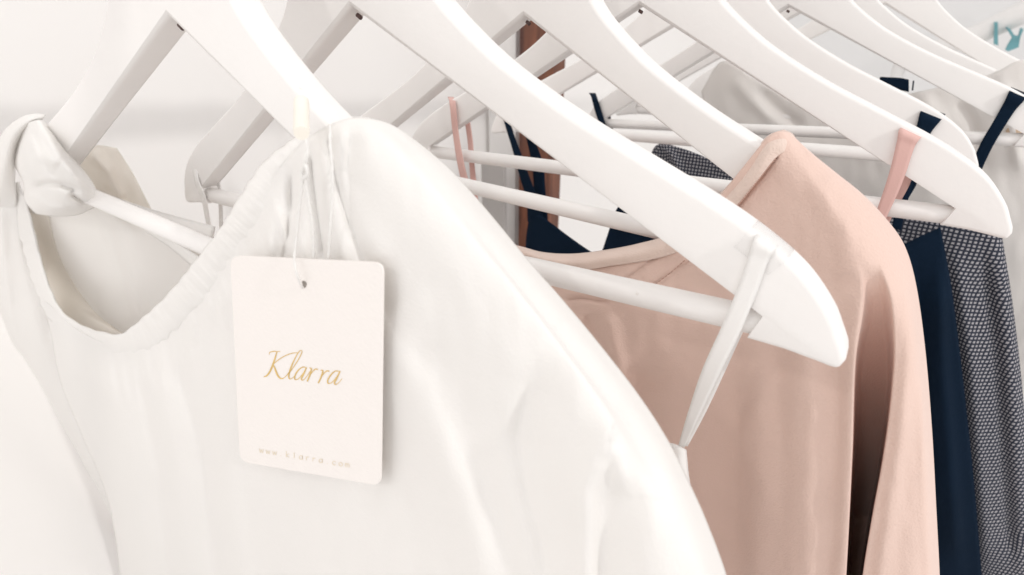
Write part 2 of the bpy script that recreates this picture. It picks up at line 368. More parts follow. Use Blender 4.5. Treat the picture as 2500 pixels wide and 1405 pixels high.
LAB = ['white wooden hanger nearest the camera, holding the white gathered blouse',
       'white wooden hanger with a clear plastic strip at its shoulder, holding the white strappy camisole',
       'white wooden hanger holding the dusty pink blouse',
       'white wooden hanger with a pink camisole strap near its rounded right end',
       'white wooden hanger just behind the pink strap one, with a short navy strap',
       'white wooden hanger with the long navy strap at the right edge, holding the checked top',
       'white wooden hanger seen as a thin edge right behind the long navy strap one',
       'white wooden hanger farthest back on the rail, with a wide pale arm']
bar_me = hook_me = screw_me = None
HO = []
for i, (y, x, th, t, z) in enumerate(HG):
    h = thing('coat_hanger', LAB[i], 'hanger', (x, y, z), (0, -t, th), 'white wooden hangers on the rail')
    o = bpy.data.objects.new('shoulder_frame', body_me); scene.collection.objects.link(o); o.parent = h
    if bar_me is None:
        b = tube('trouser_bar', [(-.172+.344*k/20, .006, -.0965-.0003*math.sin(k*math.pi/20)) for k in range(21)], .0046, 'lacquer', h, n=20); bar_me = b.data
        s = tube('screw', [(-.0012, .0042, -.0026), (.0008, .0042, -.0038)], .0009, 'screw', h, n=8); screw_me = s.data
    else:
        for nm, me in (('trouser_bar', bar_me), ('screw', screw_me)):
            o = bpy.data.objects.new(nm, me); scene.collection.objects.link(o); o.parent = h
    # hook: from the top of the frame up and over the rail
    inv = PW[h.name].inverted(); top = inv @ Vector((rail_x(y), y+.006, RZ)); cx, cz = top.x, top.z; R = .0155
    pts = [(0, .006, .047), (cx*.3, .006, .06)]
    pts += [(cx+R*math.cos(a), .006, cz+R*math.sin(a)) for a in np.linspace(-1.2, math.pi*1.02, 22)]
    tube('hook', crom([(p_[0], p_[2], p_[1]) for p_ in pts], 50)[:, [0, 2, 1]], .0017, 'metal', h, n=10)
    HO.append(h)
# clear plastic strip folded over the second hanger's shoulder
h = HO[1]

# ------------------------------------------------------------------ white gathered blouse (first hanger)
BL = thing('white_blouse', 'white cotton blouse with a gathered drawstring neckline on the nearest hanger', 'blouse', (HG[0][1], HG[0][0], -.1))
cols = [
 [(96, 715, 6), (122, 800, 1), (148, 930, -2), (200, 1062, -5), (262, 1215, -7), (292, 1400, -8), (300, 1650, -9)],
 [(112, 735, 0), (145, 820, -5), (175, 950, -8), (230, 1090, -11), (300, 1280, -13), (322, 1405, -14), (335, 1650, -14)],
 [(200, 810, -6), (225, 950, -12), (300, 1180, -16), (360, 1405, -18), (385, 1650, -18)],
 [(310, 845, -10), (365, 1030, -16), (430, 1240, -19), (465, 1405, -20), (490, 1650, -20)],
 [(400, 790, -10), (470, 1010, -17), (535, 1240, -20), (570, 1405, -21), (600, 1650, -21)],
 [(470, 715, -10), (560, 950, -18), (640, 1240, -21), (680, 1405, -22), (715, 1650, -22)],
 [(530, 635, -10), (635, 860, -18), (740, 1170, -21), (790, 1405, -22), (835, 1650, -22)],
 [(585, 555, -9), (680, 760, -17), (820, 1110, -21), (890, 1405, -22), (935, 1650, -22)],
 [(635, 480, -8), (735, 680, -16), (880, 1020, -20), (990, 1405, -22), (1040, 1650, -22)],
 [(680, 415, -6), (795, 610, -15), (960, 960, -20), (1090, 1405, -22), (1140, 1650, -22)],
 [(735, 352, -9), (850, 555, -15), (1045, 910, -20), (1205, 1405, -23), (1260, 1650, -23)],
 [(790, 315, -8.5), (850, 420, -13), (925, 540, -15), (1150, 890, -20), (1330, 1405, -24), (1395, 1650, -24)],
 [(845, 293, -7), (900, 370, -12), (1000, 510, -15), (1240, 840, -20), (1400, 1120, -24), (1455, 1405, -25), (1525, 1650, -25)],
 [(895, 291, -4), (950, 350, -9), (1065, 485, -12), (1340, 820, -18), (1530, 1110, -22), (1610, 1405, -24), (1660, 1650, -24)],
 [(945, 303, 0), (1050, 428, -7), (1222, 648, -11), (1390, 862, -14), (1555, 1092, -17), (1693, 1385, -17), (1755, 1650, -18)],
 [(980, 322, 4), (1078, 422, 0), (1262, 643, -3), (1437, 855, -6), (1602, 1083, -8), (1735, 1392, -10), (1800, 1650, -13)],
 [(1003, 338, 10), (1042, 368, 10), (1100, 419, 10), (1186, 514, 10), (1292, 643, 8), (1375, 738, 7), (1470, 853, 6), (1562, 973, 5), (1630, 1079, 5), (1684, 1187, 4), (1722, 1272, 3), (1771, 1405, 2), (1835, 1650, 1)],
]
gath = [ridge([(695, 410), (675, 520), (640, 680)], 24, 18, -1.6), ridge([(738, 350), (748, 500), (735, 680)], 16, 14, -1.7), ridge([(778, 325), (800, 470), (850, 660), (900, 820)], 16, 22, -1.8, .1),
        ridge([(822, 302), (850, 450), (930, 660)], 18, 28, -1.4, .1), ridge([(715, 400), (712, 520), (690, 660)], 9, 9, 1.6), ridge([(758, 360), (775, 500), (795, 650)], 8, 10, 1.8),
        ridge([(800, 320), (820, 430), (860, 580)], 8, 9, 1.5), ridge([(862, 310), (850, 420), (872, 580), (950, 780)], 13, 34, 2.3, .1), ridge([(600, 600), (590, 720), (640, 1000)], 26, 22, 1.2)]
soft = [ridge([(250, 870), (330, 1150), (370, 1500)], 26, 26, -1.8), ridge([(380, 880), (440, 1150), (470, 1500)], 24, 34, -2.2), ridge([(330, 880), (390, 1150), (415, 1500)], 16, 16, 1.5),
        ridge([(470, 800), (560, 1150), (600, 1500)], 30, 30, -2), ridge([(420, 850), (500, 1100), (530, 1500)], 16, 20, 1.6), ridge([(1010, 850), (1130, 1200), (1200, 1500)], 50, 40, -2.0),
        ridge([(980, 760), (1180, 1180), (1330, 1560)], 40, 70, 1.6), ridge([(180, 900), (250, 1080), (300, 1300)], 18, 24, 1.2)]
slv = [ridge([(1345, 830), (1295, 940), (1268, 1060), (1285, 1180), (1325, 1320), (1345, 1500)], 24, 80, 3.0, .3), ridge([(1520, 960), (1475, 1090), (1448, 1220), (1440, 1520)], 40, 20, -2.4, .2),
       ridge([(1478, 1130), (1464, 1200), (1462, 1350), (1466, 1560)], 22, 105, 3.9, .25), ridge([(1500, 1060), (1520, 1150), (1528, 1212)], 26, 24, -2.8, .35), ridge([(1600, 1090), (1660, 1220), (1710, 1390), (1740, 1560)], 40, 26, -1.6)]
fan = []
edge = crom([(690, 470, 0), (640, 560, 0), (572, 650, 0), (500, 735, 0), (420, 815, 0), (330, 872, 0), (240, 868, 0), (170, 830, 0)], 26)
for k, (ex, ey, _) in enumerate(edge):
    ex += rng.uniform(-9, 9); ln = rng.uniform(70, 190); dx = .30-.012*k+rng.uniform(-.08, .08)
    fan.append(ridge([(ex-6, ey-22), (ex+dx*ln*.4, ey+ln*.4), (ex+dx*ln+4, ey+ln)], rng.uniform(6, 10), rng.uniform(7, 13), rng.uniform(-1.3, -.5), .45))
cloth('front_panel', 0, cols, 'cotton', BL, nu=260, nv=230, disp=gath+soft+slv+fan, rough=1.1, seed=3, down=.35, freq=.006)
# back panel seen inside the neck
cloth('back_panel', 0, [
 [(70, 470, 16), (92, 620, 20), (140, 760, 24), (200, 900, 24), (260, 1100, 24)],
 [(150, 500, 22), (180, 640, 27), (230, 800, 28), (290, 950, 28), (330, 1100, 28)],
 [(240, 486, 26), (280, 640, 30), (320, 800, 30), (350, 950, 30), (380, 1100, 30)],
 [(340, 525, 28), (370, 660, 31), (400, 800, 31), (430, 950, 31), (470, 1100, 31)],
 [(440, 556, 28), (460, 680, 31), (490, 820, 31), (520, 950, 31), (570, 1100, 31)],
 [(560, 596, 28), (590, 720, 31), (620, 850, 31), (650, 1000, 31), (700, 1100, 31)],
 [(700, 560, 26), (760, 720, 30), (800, 850, 30), (850, 1000, 30), (900, 1100, 30)]], 'thin', BL, nu=60, nv=60,
 disp=[ridge([(255, 520), (300, 660), (340, 830)], 18, 10, 2.2), ridge([(285, 520), (325, 660), (350, 830)], 10, 14, -2), ridge([(250, 690), (240, 740), (245, 800)], 14, 8, 1.5)], rough=1.2, seed=9, down=.3)
def hem(pts, name='hem', hi=0, m='cotton', par=None): return strip(name, hi, pts, m, par or BL, thick=.0009, curl=.35)
hem([(215, 470, 22, 14, 110), (300, 503, 24, 13, 110), (400, 538, 25, 17, 105), (520, 578, 25, 24, 100)])
hem([(358, 560, 24, 5, 120), (420, 596, 24, 9, 120), (485, 645, 23, 15, 125)])
# inside of the left front edge
cloth('inner_facing', 0, [[(50, 470, 10), (78, 620, 10), (110, 750, 8), (250, 860, 4)], [(78, 480, 13), (100, 600, 17), (170, 740, 18), (300, 822, 8)], [(110, 500, 18), (150, 640, 23), (230, 760, 24), (330, 838, 10)]], 'cream', BL, nu=24, nv=50)
# gathered casing of the neckline
def casing():
    path = np.array([(768, 330, 2, 20), (725, 378, -2.4, 36), (672, 432, -5.4, 44), (625, 502, -8.4, 43), (572, 582, -9.4, 41), (515, 655, -10.4, 40), (450, 735, -10.4, 40), (385, 797, -10.4, 39), (306, 848, -9.4, 34), (240, 838, -6.4, 29),
                     (185, 814, -3.4, 25), (138, 772, -1, 19), (106, 710, 4, 18), (84, 640, 7, 18), (66, 570, 9, 19), (46, 505, 10, 22), (22, 455, 10, 26)], float)
    n, k = 420, 17; Q = crom(path, n); T = np.gradient(Q[:, :2], axis=0); T /= np.linalg.norm(T, axis=1)[:, None]; Nn = np.stack([-T[:, 1], T[:, 0]], 1)
    s = np.r_[0, np.cumsum(np.linalg.norm(np.diff(Q[:, :2], axis=0), axis=1))]
    ph = np.cumsum(np.r_[0, np.diff(s)]*2*math.pi/(33+9*np.array([mnoise.noise(Vector((q*.02, 5, 1))) for q in s[1:]]).mean()))
    ph = ph+2.4*np.array([mnoise.noise(Vector((q*.013, 1, 2))) for q in s])
    V, F = [], []
    for a in range(n):
        wob = 1+.09*math.sin(ph[a])+.12*mnoise.noise(Vector((s[a]*.03, 7, 3)))
        fade = np.clip((s[a]-140)/150, .35, 1)
        for b in range(k):
            w = -1+2*b/(k-1); e = abs(w)
            edge = wob if w < 0 else 1+.03*math.sin(ph[a]*.7+1)
            X = Q[a, :2]+Nn[a]*w*Q[a, 3]*edge*(1 if w > 0 else 1)
            cr = .7*fade*(.34*math.sin(ph[a]+.8*w)*(.25+.75*e)*(1 if w < 0 else .6)+.12*math.sin(ph[a]*2.3+3*w+2)*(1-e*.5)+.55*mnoise.noise(Vector((s[a]*.045, w*1.1, 4))))
            off = Q[a, 2]-1.5*math.sqrt(max(0, 1-.97*w**4))+(1.2 if w < 0 else 0)*0*Q[a, 3]/40+cr*Q[a, 3]/40
            V.append(P(0, X[0], X[1], off))
    for a in range(n-1):
        for b in range(k-1): F.append((a*k+b, a*k+b+1, (a+1)*k+b+1, (a+1)*k+b))
    uv = [(i//k*.0003, i % k*.0006) for i in range(n*k)]
    o = mesh('neck_casing', V, F, 'cotton', BL, world=True, uv=uv); sd = o.modifiers.new('thickness', 'SOLIDIFY'); sd.thickness = .0006; sd.offset = 0
casing()
# bunched left shoulder
cloth('shoulder_gather', 0, [
 [(52, 322, 6), (36, 395, 4), (58, 447, 6), (60, 490, 10), (78, 520, 14)], [(64, 305, 0), (52, 400, -4), (74, 460, -2), (82, 500, 2), (100, 524, 12)],
 [(84, 296, -3), (90, 400, -11), (112, 468, -8), (130, 510, -2), (140, 528, 12)], [(98, 294, -2), (135, 390, -10), (165, 450, -9), (185, 500, -3), (190, 524, 12)],
 [(104, 294, 2), (165, 385, -4), (205, 440, -3), (226, 484, 2), (236, 505, 14)], [(108, 296, 8), (182, 392, 6), (222, 442, 6), (246, 488, 10), (262, 510, 18)]], 'cotton', BL, nu=60, nv=60,
 disp=[ridge([(78, 462), (110, 448), (150, 450), (205, 470)], 9, 7, 3.4, .2), ridge([(165, 470), (190, 484), (215, 500)], 9, 7, 4, .3), ridge([(70, 330), (100, 380), (150, 400)], 18, 14, -2), ridge([(76, 312), (112, 400), (150, 450)], 9, 9, 1.1, .2), ridge([(100, 300), (150, 385), (215, 470)], 11, 9, -1.3, .2), ridge([(60, 340), (72, 410), (90, 455)], 9, 9, -1.2, .2), ridge([(125, 330), (170, 400), (200, 440)], 8, 9, 1, .2), ridge([(70, 470), (120, 505), (180, 512)], 10, 8, -1.6, .2)], rough=1.4, seed=5, freq=.011)
cloth('shoulder_flap', 0, [[(112, 281, 6), (104, 290, 4), (97, 300, 8)], [(86, 279, 3), (82, 294, 0), (76, 314, 6)], [(58, 285, 0), (58, 306, -3), (56, 330, 6)], [(22, 309, 0), (30, 338, -4), (40, 374, 6)], [(-5, 345, 2), (10, 396, -4), (36, 440, 6)], [(-60, 430, 4), (-20, 462, -3), (40, 490, 8)], [(-140, 560, 6), (-60, 560, 0), (30, 545, 9)]], 'cotton', BL, nu=50, nv=22, rough=1.2, seed=8)
cloth('left_sleeve', 0, [[(-150, 470, 8), (-60, 800, 10), (30, 1050, 12), (120, 1300, 14), (165, 1405, 14), (240, 1650, 14)], [(-40, 440, 2), (0, 700, 4), (80, 1000, 8), (190, 1405, 10), (270, 1650, 12)],
      [(30, 440, 6), (50, 640, 8), (130, 960, 11), (240, 1405, 14), (320, 1650, 14)], [(46, 460, 11), (78, 640, 13), (170, 950, 16), (330, 1405, 18), (400, 1650, 18)]], 'cotton', BL, nu=60, nv=90,
      disp=[ridge([(0, 470), (5, 620), (40, 900)], 16, 16, -2)], rough=1.5, seed=2, down=.3)
cloth('back_shoulder', 0, [[(120, 330, 18), (180, 420, 22), (250, 500, 26), (330, 560, 30)], [(180, 362, 22), (235, 440, 28), (280, 500, 30), (340, 560, 32)], [(240, 355, 30), (290, 430, 32), (330, 500, 34), (370, 560, 34)], [(285, 362, 36), (322, 420, 37), (348, 470, 37), (385, 545, 36)]], 'cream', BL, nu=40, nv=40,
      disp=[ridge([(215, 370), (260, 420), (300, 500)], 12, 18, -4)], rough=1.5, seed=4)
# fold of the back yoke over the hanger arm by the gathers
cloth('yoke_fold', 0, [[(774, 296, 9), (780, 320, 10), (790, 380, 12)], [(796, 286, 10), (806, 310, 11), (812, 380, 12)], [(850, 284, 13), (850, 300, 13), (845, 380, 12)], [(900, 288, 14), (896, 310, 14), (880, 380, 12)]], 'cotton', BL, nu=24, nv=14)

# ------------------------------------------------------------------ swing tag
TG = thing('swing_tag', 'cream card swing tag with gold script lettering hanging on the white blouse', 'tag', tuple(P(0, 740, 700, -30)))
TC = np.array([P(0, 562, 624, -21), P(0, 935, 642, -22.5), P(0, 929, 1187, -26), P(0, 586, 1127, -25.5)])   # corners
TU = np.array([(562, 624), (935, 642), (929, 1187), (586, 1127)], float)
nrm = np.cross(TC[1]-TC[0], TC[3]-TC[0]); nrm /= np.linalg.norm(nrm)
if nrm@(CAM-TC[0]) < 0: nrm = -nrm
# homography photo -> card plane
O0 = TC.mean(0)
def tp(px, py, lift=0.):
    d = ray(px, py); s = ((O0-CAM)@nrm)/(d@nrm); return CAM+s*d+nrm*lift
def card():
    c = TU; loop = []; r = [26, 26, 24, 24]
    for k in range(4):
        a, b, d = c[k-1], c[k], c[(k+1) % 4]; u = (a-b)/np.linalg.norm(a-b); v = (d-b)/np.linalg.norm(d-b)
        for t in np.linspace(0, 1, 7):
            q0, q1 = b+u*r[k]*(1-t), b+v*r[k]*t; loop.append(b+u*r[k]*(1-t)**2+v*r[k]*t**2)
    bm = bmesh.new(); n = len(loop)
    T = [bm.verts.new(tp(*q)) for q in loop]; B = [bm.verts.new(tp(*q)-nrm*.0006) for q in loop]
    hole = [bm.verts.new(tp(741+8*math.cos(w), 695+9*math.sin(w))) for w in np.linspace(0, 2*math.pi, 20, endpoint=False)]
    hb = [bm.verts.new(v.co-Vector(nrm*.0006)) for v in hole]
    def ring(vs): return [bm.edges.new((vs[i], vs[(i+1) % len(vs)])) for i in range(len(vs))]
    e1, e2, e3, e4 = ring(T), ring(hole), ring(B), ring(hb)
    for a, b in ((T, B), (hole, hb)):
        for i in range(len(a)): bm.faces.new((a[i], b[i], b[(i+1) % len(b)], a[(i+1) % len(a)]))
    bmesh.ops.triangle_fill(bm, edges=e1+e2, use_beauty=True); bmesh.ops.triangle_fill(bm, edges=e3+e4, use_beauty=True)
    bmesh.ops.recalc_face_normals(bm, faces=bm.faces[:])
    V = [tuple(v.co) for v in bm.verts]; bm.verts.index_update(); F = [tuple(v.index for v in f.verts) for f in bm.faces]; bm.free()
    return mesh('card', V, F, 'card', TG, world=True, smooth=False)
card()
# lettering: strokes traced in the coordinates of the enlarged photograph (1405 px for 440)
def zq(x, y): return 560+x*440/1405, 780+y*440/1405
def strokes(name, S, m, lift=.00008):
    V, F = [], []
    for st in S:
        Q = crom([(x, y, w) for x, y, w in st], max(16, len(st)*9)); T = np.gradient(Q[:, :2], axis=0); T /= np.linalg.norm(T, axis=1)[:, None]+1e-9
        b0 = len(V)
        for q, t in zip(Q, T):
            nx, ny = -t[1], t[0]
            for k in (-1, 1): V.append(tp(*zq(q[0]+k*nx*q[2], q[1]+k*ny*q[2]), lift))
        for i in range(len(Q)-1): F.append((b0+2*i, b0+2*i+1, b0+2*i+3, b0+2*i+2))
        lift += .000004
    return mesh(name, V, F, m, TG, world=True, smooth=False)
L_ = [
 # K
 [(312, 275, 2), (316, 258, 3), (345, 250, 4), (375, 252, 3), (398, 250, 2)],
 [(372, 254, 4), (345, 340, 7), (318, 405, 7), (292, 440, 6), (268, 448, 3)],
 [(545, 262, 2), (505, 262, 3), (450, 278, 3.5), (395, 308, 3.5), (340, 352, 3)],
 [(340, 350, 3), (355, 380, 6), (372, 425, 7), (392, 455, 6), (414, 462, 4), (440, 445, 2.5), (470, 405, 2.5)],
 # l
 [(440, 446, 2.5), (485, 395, 3), (535, 320, 3.5), (565, 262, 3.5), (566, 245, 3), (550, 245, 3), (520, 290, 4), (480, 380, 6), (464, 440, 6), (470, 464, 4), (492, 458, 2.5), (520, 430, 2.5)],
 # a
 [(604, 378, 3), (575, 372, 4), (540, 395, 5), (512, 440, 5.5), (512, 468, 4), (535, 466, 3), (570, 430, 3), (602, 380, 3)],
 [(602, 376, 5), (578, 430, 6), (562, 468, 4.5), (575, 474, 3), (600, 450, 2.5), (630, 405, 2.5)],
 # r
 [(625, 378, 3), (640, 384, 5), (630, 430, 6), (608, 484, 5)], [(616, 460, 2.5), (645, 415, 3), (672, 388, 4.5), (692, 392, 4)],
 # r
 [(712, 396, 3), (730, 400, 5), (718, 446, 6), (694, 498, 5)], [(702, 476, 2.5), (732, 430, 3), (762, 402, 4.5), (782, 406, 4)],
 # a
 [(862, 408, 3), (832, 402, 4), (800, 425, 5), (770, 470, 5.5), (770, 498, 4), (794, 496, 3), (830, 460, 3), (860, 410, 3)],
 [(864, 404, 5), (838, 460, 6), (820, 498, 5), (832, 508, 3.5), (858, 490, 2.5), (880, 462, 2)],
]
strokes('gold_lettering', L_, 'gold')
# small web address along the lower edge: letters of a few strokes each on a slanting baseline
GL = {'w': [[(0, 0), (.2, 1), (.45, .2), (.7, 1), (.95, 0)]], '.': [[(.4, .86), (.45, 1)]], 'k': [[(.1, -.55), (.1, 1)], [(.75, 0), (.15, .55), (.8, 1)]], 'l': [[(.4, -.55), (.4, 1)]],
      'a': [[(.8, .1), (.45, 0), (.1, .3), (.1, .75), (.4, 1), (.75, .75), (.8, .05), (.82, 1)]], 'r': [[(.15, 0), (.15, 1)], [(.15, .45), (.4, .05), (.75, .05)]],
      'c': [[(.85, .2), (.5, 0), (.12, .35), (.15, .75), (.5, 1), (.88, .8)]], 'o': [[(.5, 0), (.1, .3), (.12, .75), (.5, 1), (.88, .72), (.88, .3), (.5, 0)]],
      'm': [[(.05, 0), (.05, 1)], [(.05, .3), (.25, 0), (.45, .25), (.45, 1)], [(.45, .3), (.7, 0), (.92, .25), (.92, 1)]]}
U = []
txt = 'www.klarra.com'
for k, ch in enumerate(txt):
    x0 = 235+k*51.5; y0 = 1008+(x0-235)*.168
    for st in GL[ch]: U.append([(x0+a*33, y0+b*29+a*33*.168, 2.8) for a, b in st])
strokes('web_address', U, 'palegold')
# twisted cord, its knot and the cream stopper
def cord(pts, name='cord', r=.00042):
    Q = crom(pts, 90); W = P(0, Q[:, 0], Q[:, 1], Q[:, 2])
    return tube(name, W, r, 'cord', TG, world=True, n=10, twist=1.0)
cord([(738, 322, -18), (748, 345, -19), (750, 385, -20), (742, 420, -20), (732, 500, -21), (724, 580, -22.3), (719, 635, -24), (724, 665, -25), (733, 690, -24), (742, 708, -21.5)])
cord([(742, 425, -20), (752, 480, -20), (764, 560, -20.5), (765, 640, -20.5), (752, 690, -21)])
cord([(806, 306, -12), (806, 350, -16), (811, 410, -18), (812, 480, -19), (806, 560, -20.5), (802, 640, -20.3), (800, 700, -20.5)])
bm_k = crom([(738, 425, -20.5), (746, 405, -22), (750, 425, -22), (740, 436, -22), (737, 415, -21)], 30)
tube('knot', P(0, bm_k[:, 0], bm_k[:, 1], bm_k[:, 2]), .00055, 'cord', TG, world=True, n=10)
Q = crom([(736, 246, -10), (736, 285, -14), (736, 326, -20)], 24)
rr = [.00215*(.93+.07*min(1, min(k, 23-k)/2)) for k in range(24)]
so = tube('stopper', P(0, Q[:, 0], Q[:, 1], Q[:, 2]), rr, 'bead', TG, world=True, n=24)
so.data.set_sharp_from_angle(angle=math.radians(40))

# ------------------------------------------------------------------ white camisole (second hanger)
CA = thing('white_camisole', 'white camisole with ribbon straps hanging on the hanger with the clear plastic strip', 'camisole', (HG[1][1], HG[1][0], -.15))
strip('strap', 1, [(1884, 578, 12.5, 32, 33), (1878, 583, 6, 31, 33), (1868, 594, -.6, 29, 33), (1853, 628, -1.2, 25, 18), (1826, 705, -1.6, 24, 14), (1784, 805, -2.5, 24, 12), (1737, 905, -2.5, 22, 12), (1696, 1005, -1, 15, 14), (1664, 1090, 0, 8, 18)], 'ribbon', CA, thick=.0005, n=70)
strip('strap', 1, [(1886, 580, 12.5, 26, 33), (1850, 690, 14, 24, 20), (1796, 815, 14, 15, 14), (1756, 905, 11, 14, 14), (1712, 1005, 8, 11, 16), (1672, 1088, 4, 7, 18)], 'ribbon', CA, thick=.0005, n=60)
cloth('bodice', 1, [[(1250, 1150, 2), (1300, 1300, 0), (1350, 1600, 0)], [(1500, 1080, 0), (1520, 1250, -4), (1540, 1600, -4)], [(1630, 1082, 0), (1620, 1250, -3), (1640, 1600, -4)], [(1660, 1090, 0), (1662, 1180, -2), (1700, 1600, -2)], [(1674, 1098, 3), (1680, 1160, 3), (1692, 1230, 4), (1740, 1600, 6)]], 'cotton', CA, nu=40, nv=50, down=.3)
strip('strap', 1, [(474, 388, 2, 5, 10), (480, 440, -1, 5, 0), (496, 480, 0, 5, 0), (508, 540, 2, 5, 0), (520, 600, 3, 5, 0)], 'ribbon', CA)
strip('strap', 1, [(533, 440, 12, 4, 0), (538, 490, 11, 4, 0), (540, 560, 9, 4, 0)], 'ribbon', CA)
# plastic strip
PS = thing('plastic_strip', 'clear plastic grip strip folded over the hanger shoulder above the white ribbon strap', 'strip', tuple(P(1, 1880, 590, 0)))
def grip(u0, u1):
    y, x, th, t, z = HG[1]; pts = [(a, b) for a, b in right_outline()]
    V, F = [], []; us = np.linspace(u0, u1, 10); o = np.array(right_outline())[::-1]; M = PW[HO[1].name]
    prof = [(-.0011, -.0065), (-.0010, -.0045), (-.0009, -.003), (.0004, -.0002), (.003, .0007), (.006, .0009), (.009, .0007), (.0118, -.0004), (.0127, -.003), (.0127, -.006)]
    for u in us:
        v = np.interp(u*1000, o[:, 0], o[:, 1])/1000; v2 = np.interp(u*1000+2, o[:, 0], o[:, 1])/1000; s = np.array([.002, v2-v]); s /= np.linalg.norm(s); nn = np.array([-s[1], s[0]])
        for a, d in prof: V.append(M @ Vector((u+nn[0]*d, a, v+nn[1]*d)))
    k = len(prof)
    for i in range(len(us)-1):
        for j in range(k-1): F.append((i*k+j, i*k+j+1, (i+1)*k+j+1, (i+1)*k+j))
    o = mesh('sleeve', V, F, 'plastic', PS, world=True); sd = o.modifiers.new('thickness', 'SOLIDIFY'); sd.thickness = .0004; sd.offset = 1
grip(.1575, .1685)

# ------------------------------------------------------------------ pink blouse (third hanger)
PB = thing('pink_blouse', 'dusty pink crepe blouse with a scoop neckline hanging on the third hanger', 'blouse', (HG[2][1], HG[2][0], -.12))
cols = [
 [(1120, 610, -6), (1200, 900, -10), (1300, 1650, -12)],
 [(1292, 634, -9), (1390, 950, -14), (1480, 1650, -14)],
 [(1420, 655, -10), (1530, 950, -15), (1590, 1650, -15)],
 [(1550, 636, -10), (1640, 950, -15), (1690, 1650, -15)],
 [(1645, 605, -9), (1730, 900, -14), (1760, 1250, -15), (1762, 1650, -15)],
 [(1712, 535, -7), (1790, 820, -13), (1822, 1250, -15), (1822, 1650, -15)],
 [(1785, 445, -5), (1872, 780, -12), (1895, 1250, -15), (1895, 1650, -15)],
 [(1862, 349, -1), (1955, 640, -10), (1985, 1100, -15), (1980, 1650, -15)],
 [(1876, 334, -1), (2005, 580, -10), (2038, 800, -14), (2046, 1100, -16), (2022, 1650, -16)],
 [(1893, 324, 0), (2060, 560, -10), (2104, 700, -14), (2086, 880, -17), (2079, 1100, -17), (2064, 1405, -17), (2048, 1650, -17)],
 [(1905, 321, 1), (2095, 560, -8), (2168, 700, -12), (2186, 830, -14), (2180, 960, -15), (2160, 1110, -15), (2132, 1260, -15), (2108, 1405, -15), (2078, 1650, -15)],
 [(1918, 322, 3), (2120, 550, -5), (2196, 720, -9), (2222, 900, -12), (2210, 1100, -13), (2180, 1300, -13), (2160, 1405, -13), (2140, 1650, -13)],
 [(1930, 329, 4), (2135, 540, -1), (2218, 740, -5), (2246, 950, -8), (2246, 1150, -10), (2232, 1405, -10), (2220, 1650, -10)],
 [(1941, 342, 6), (2152, 535, 4), (2230, 740, 1), (2264, 1100, -3), (2272, 1405, -3), (2276, 1650, -3)],
 [(1946, 352, 9), (2020, 410, 9), (2100, 472, 9), (2165, 540, 8), (2206, 600, 8), (2233, 690, 8), (2256, 850, 7), (2273, 1050, 6), (2284, 1250, 6), (2292, 1405, 6), (2300, 1650, 6)]]
cnt = [14, 14, 16, 16, 14, 14, 16, 18, 18, 26, 18, 14, 14, 12]
i0 = sum(cnt[:9]); i1 = i0+cnt[9]
def fold_gap(X, Y, I):
    # the sleeve hangs free of the body below the arm: between the two edges the cloth runs back into the fold
    t = (I-i0)/(i1-i0); inside = (t > 0) & (t < 1); g = np.clip((Y-640)/620, 0, 1)
    prof = 1-np.clip(np.abs(2*t-1), 0, 1)**np.interp(Y, [650, 800, 950], [2, 4, 14])
    return np.where(inside, 180*g**1.5*prof, 0)
pf = [ridge([(2100, 700), (2082, 880), (2072, 1100), (2052, 1405), (2036, 1650)], 22, 30, -2.5, .15), ridge([(2210, 700), (2225, 850), (2195, 1100), (2150, 1405), (2120, 1600)], 20, 26, -2),
      step([(1818, 780), (1822, 900), (1825, 1100), (1826, 1650)], 11, 13, 300), ridge([(1560, 880), (1545, 980), (1560, 1200)], 26, 60, 5), ridge([(1950, 760), (1940, 1000), (1930, 1500)], 45, 45, -4), ridge([(1430, 760), (1440, 820), (1470, 930)], 10, 14, 2.5), ridge([(1480, 760), (1500, 850), (1530, 960)], 14, 20, -2.5),  # the step is shaped in to stand for the white blouse's shadow edge
      ridge([(1895, 385), (1850, 440), (1797, 505), (1740, 575), (1680, 640), (1560, 715)], 5, 5, 1.5, 0), ridge([(1625, 606), (1570, 650), (1513, 691)], 4, 4, 1.5, .2), ridge([(1375, 735), (1420, 728), (1500, 740)], 5, 5, 2, .2),
      ridge([(1990, 420), (2060, 560), (2080, 700)], 40, 60, -3), ridge([(1960, 700), (1990, 1000), (1985, 1500)], 40, 40, -3), ridge([(1900, 800), (1920, 1100), (1915, 1500)], 30, 40, 2.5), ridge([(2250, 900), (2262, 1200), (2270, 1500)], 16, 10, -2)]
cloth('front_panel', 2, cols, 'pink', PB, nv=200, disp=pf, rough=.9, seed=11, down=.3, counts=cnt, recess=fold_gap)
cloth('neck_binding', 2, [[(1150, 585, -4), (1160, 600, -11), (1180, 625, -10)], [(1262, 601, -4), (1270, 615, -12), (1280, 634, -11)], [(1324, 617, -4), (1330, 632, -12), (1345, 650, -11)], [(1395, 621, -4), (1402, 640, -12), (1418, 659, -12)], [(1470, 613, -4), (1480, 630, -12), (1500, 648, -12)], [(1560, 596, -3), (1575, 612, -11), (1600, 632, -11)],
       [(1640, 570, -2), (1655, 585, -9), (1675, 605, -9)], [(1752, 480, 0), (1775, 492, -8), (1797, 506, -9)], [(1820, 405, 2), (1838, 420, -6), (1850, 440, -8)], [(1862, 347, 4), (1876, 362, -4), (1894, 386, -4)], [(1880, 330, 5), (1905, 345, -2), (1925, 365, -1)], [(1914, 318, 6), (1936, 330, 4), (1946, 354, 6)]], 'pinkband', PB, nu=140, nv=14, rough=.5, seed=2)
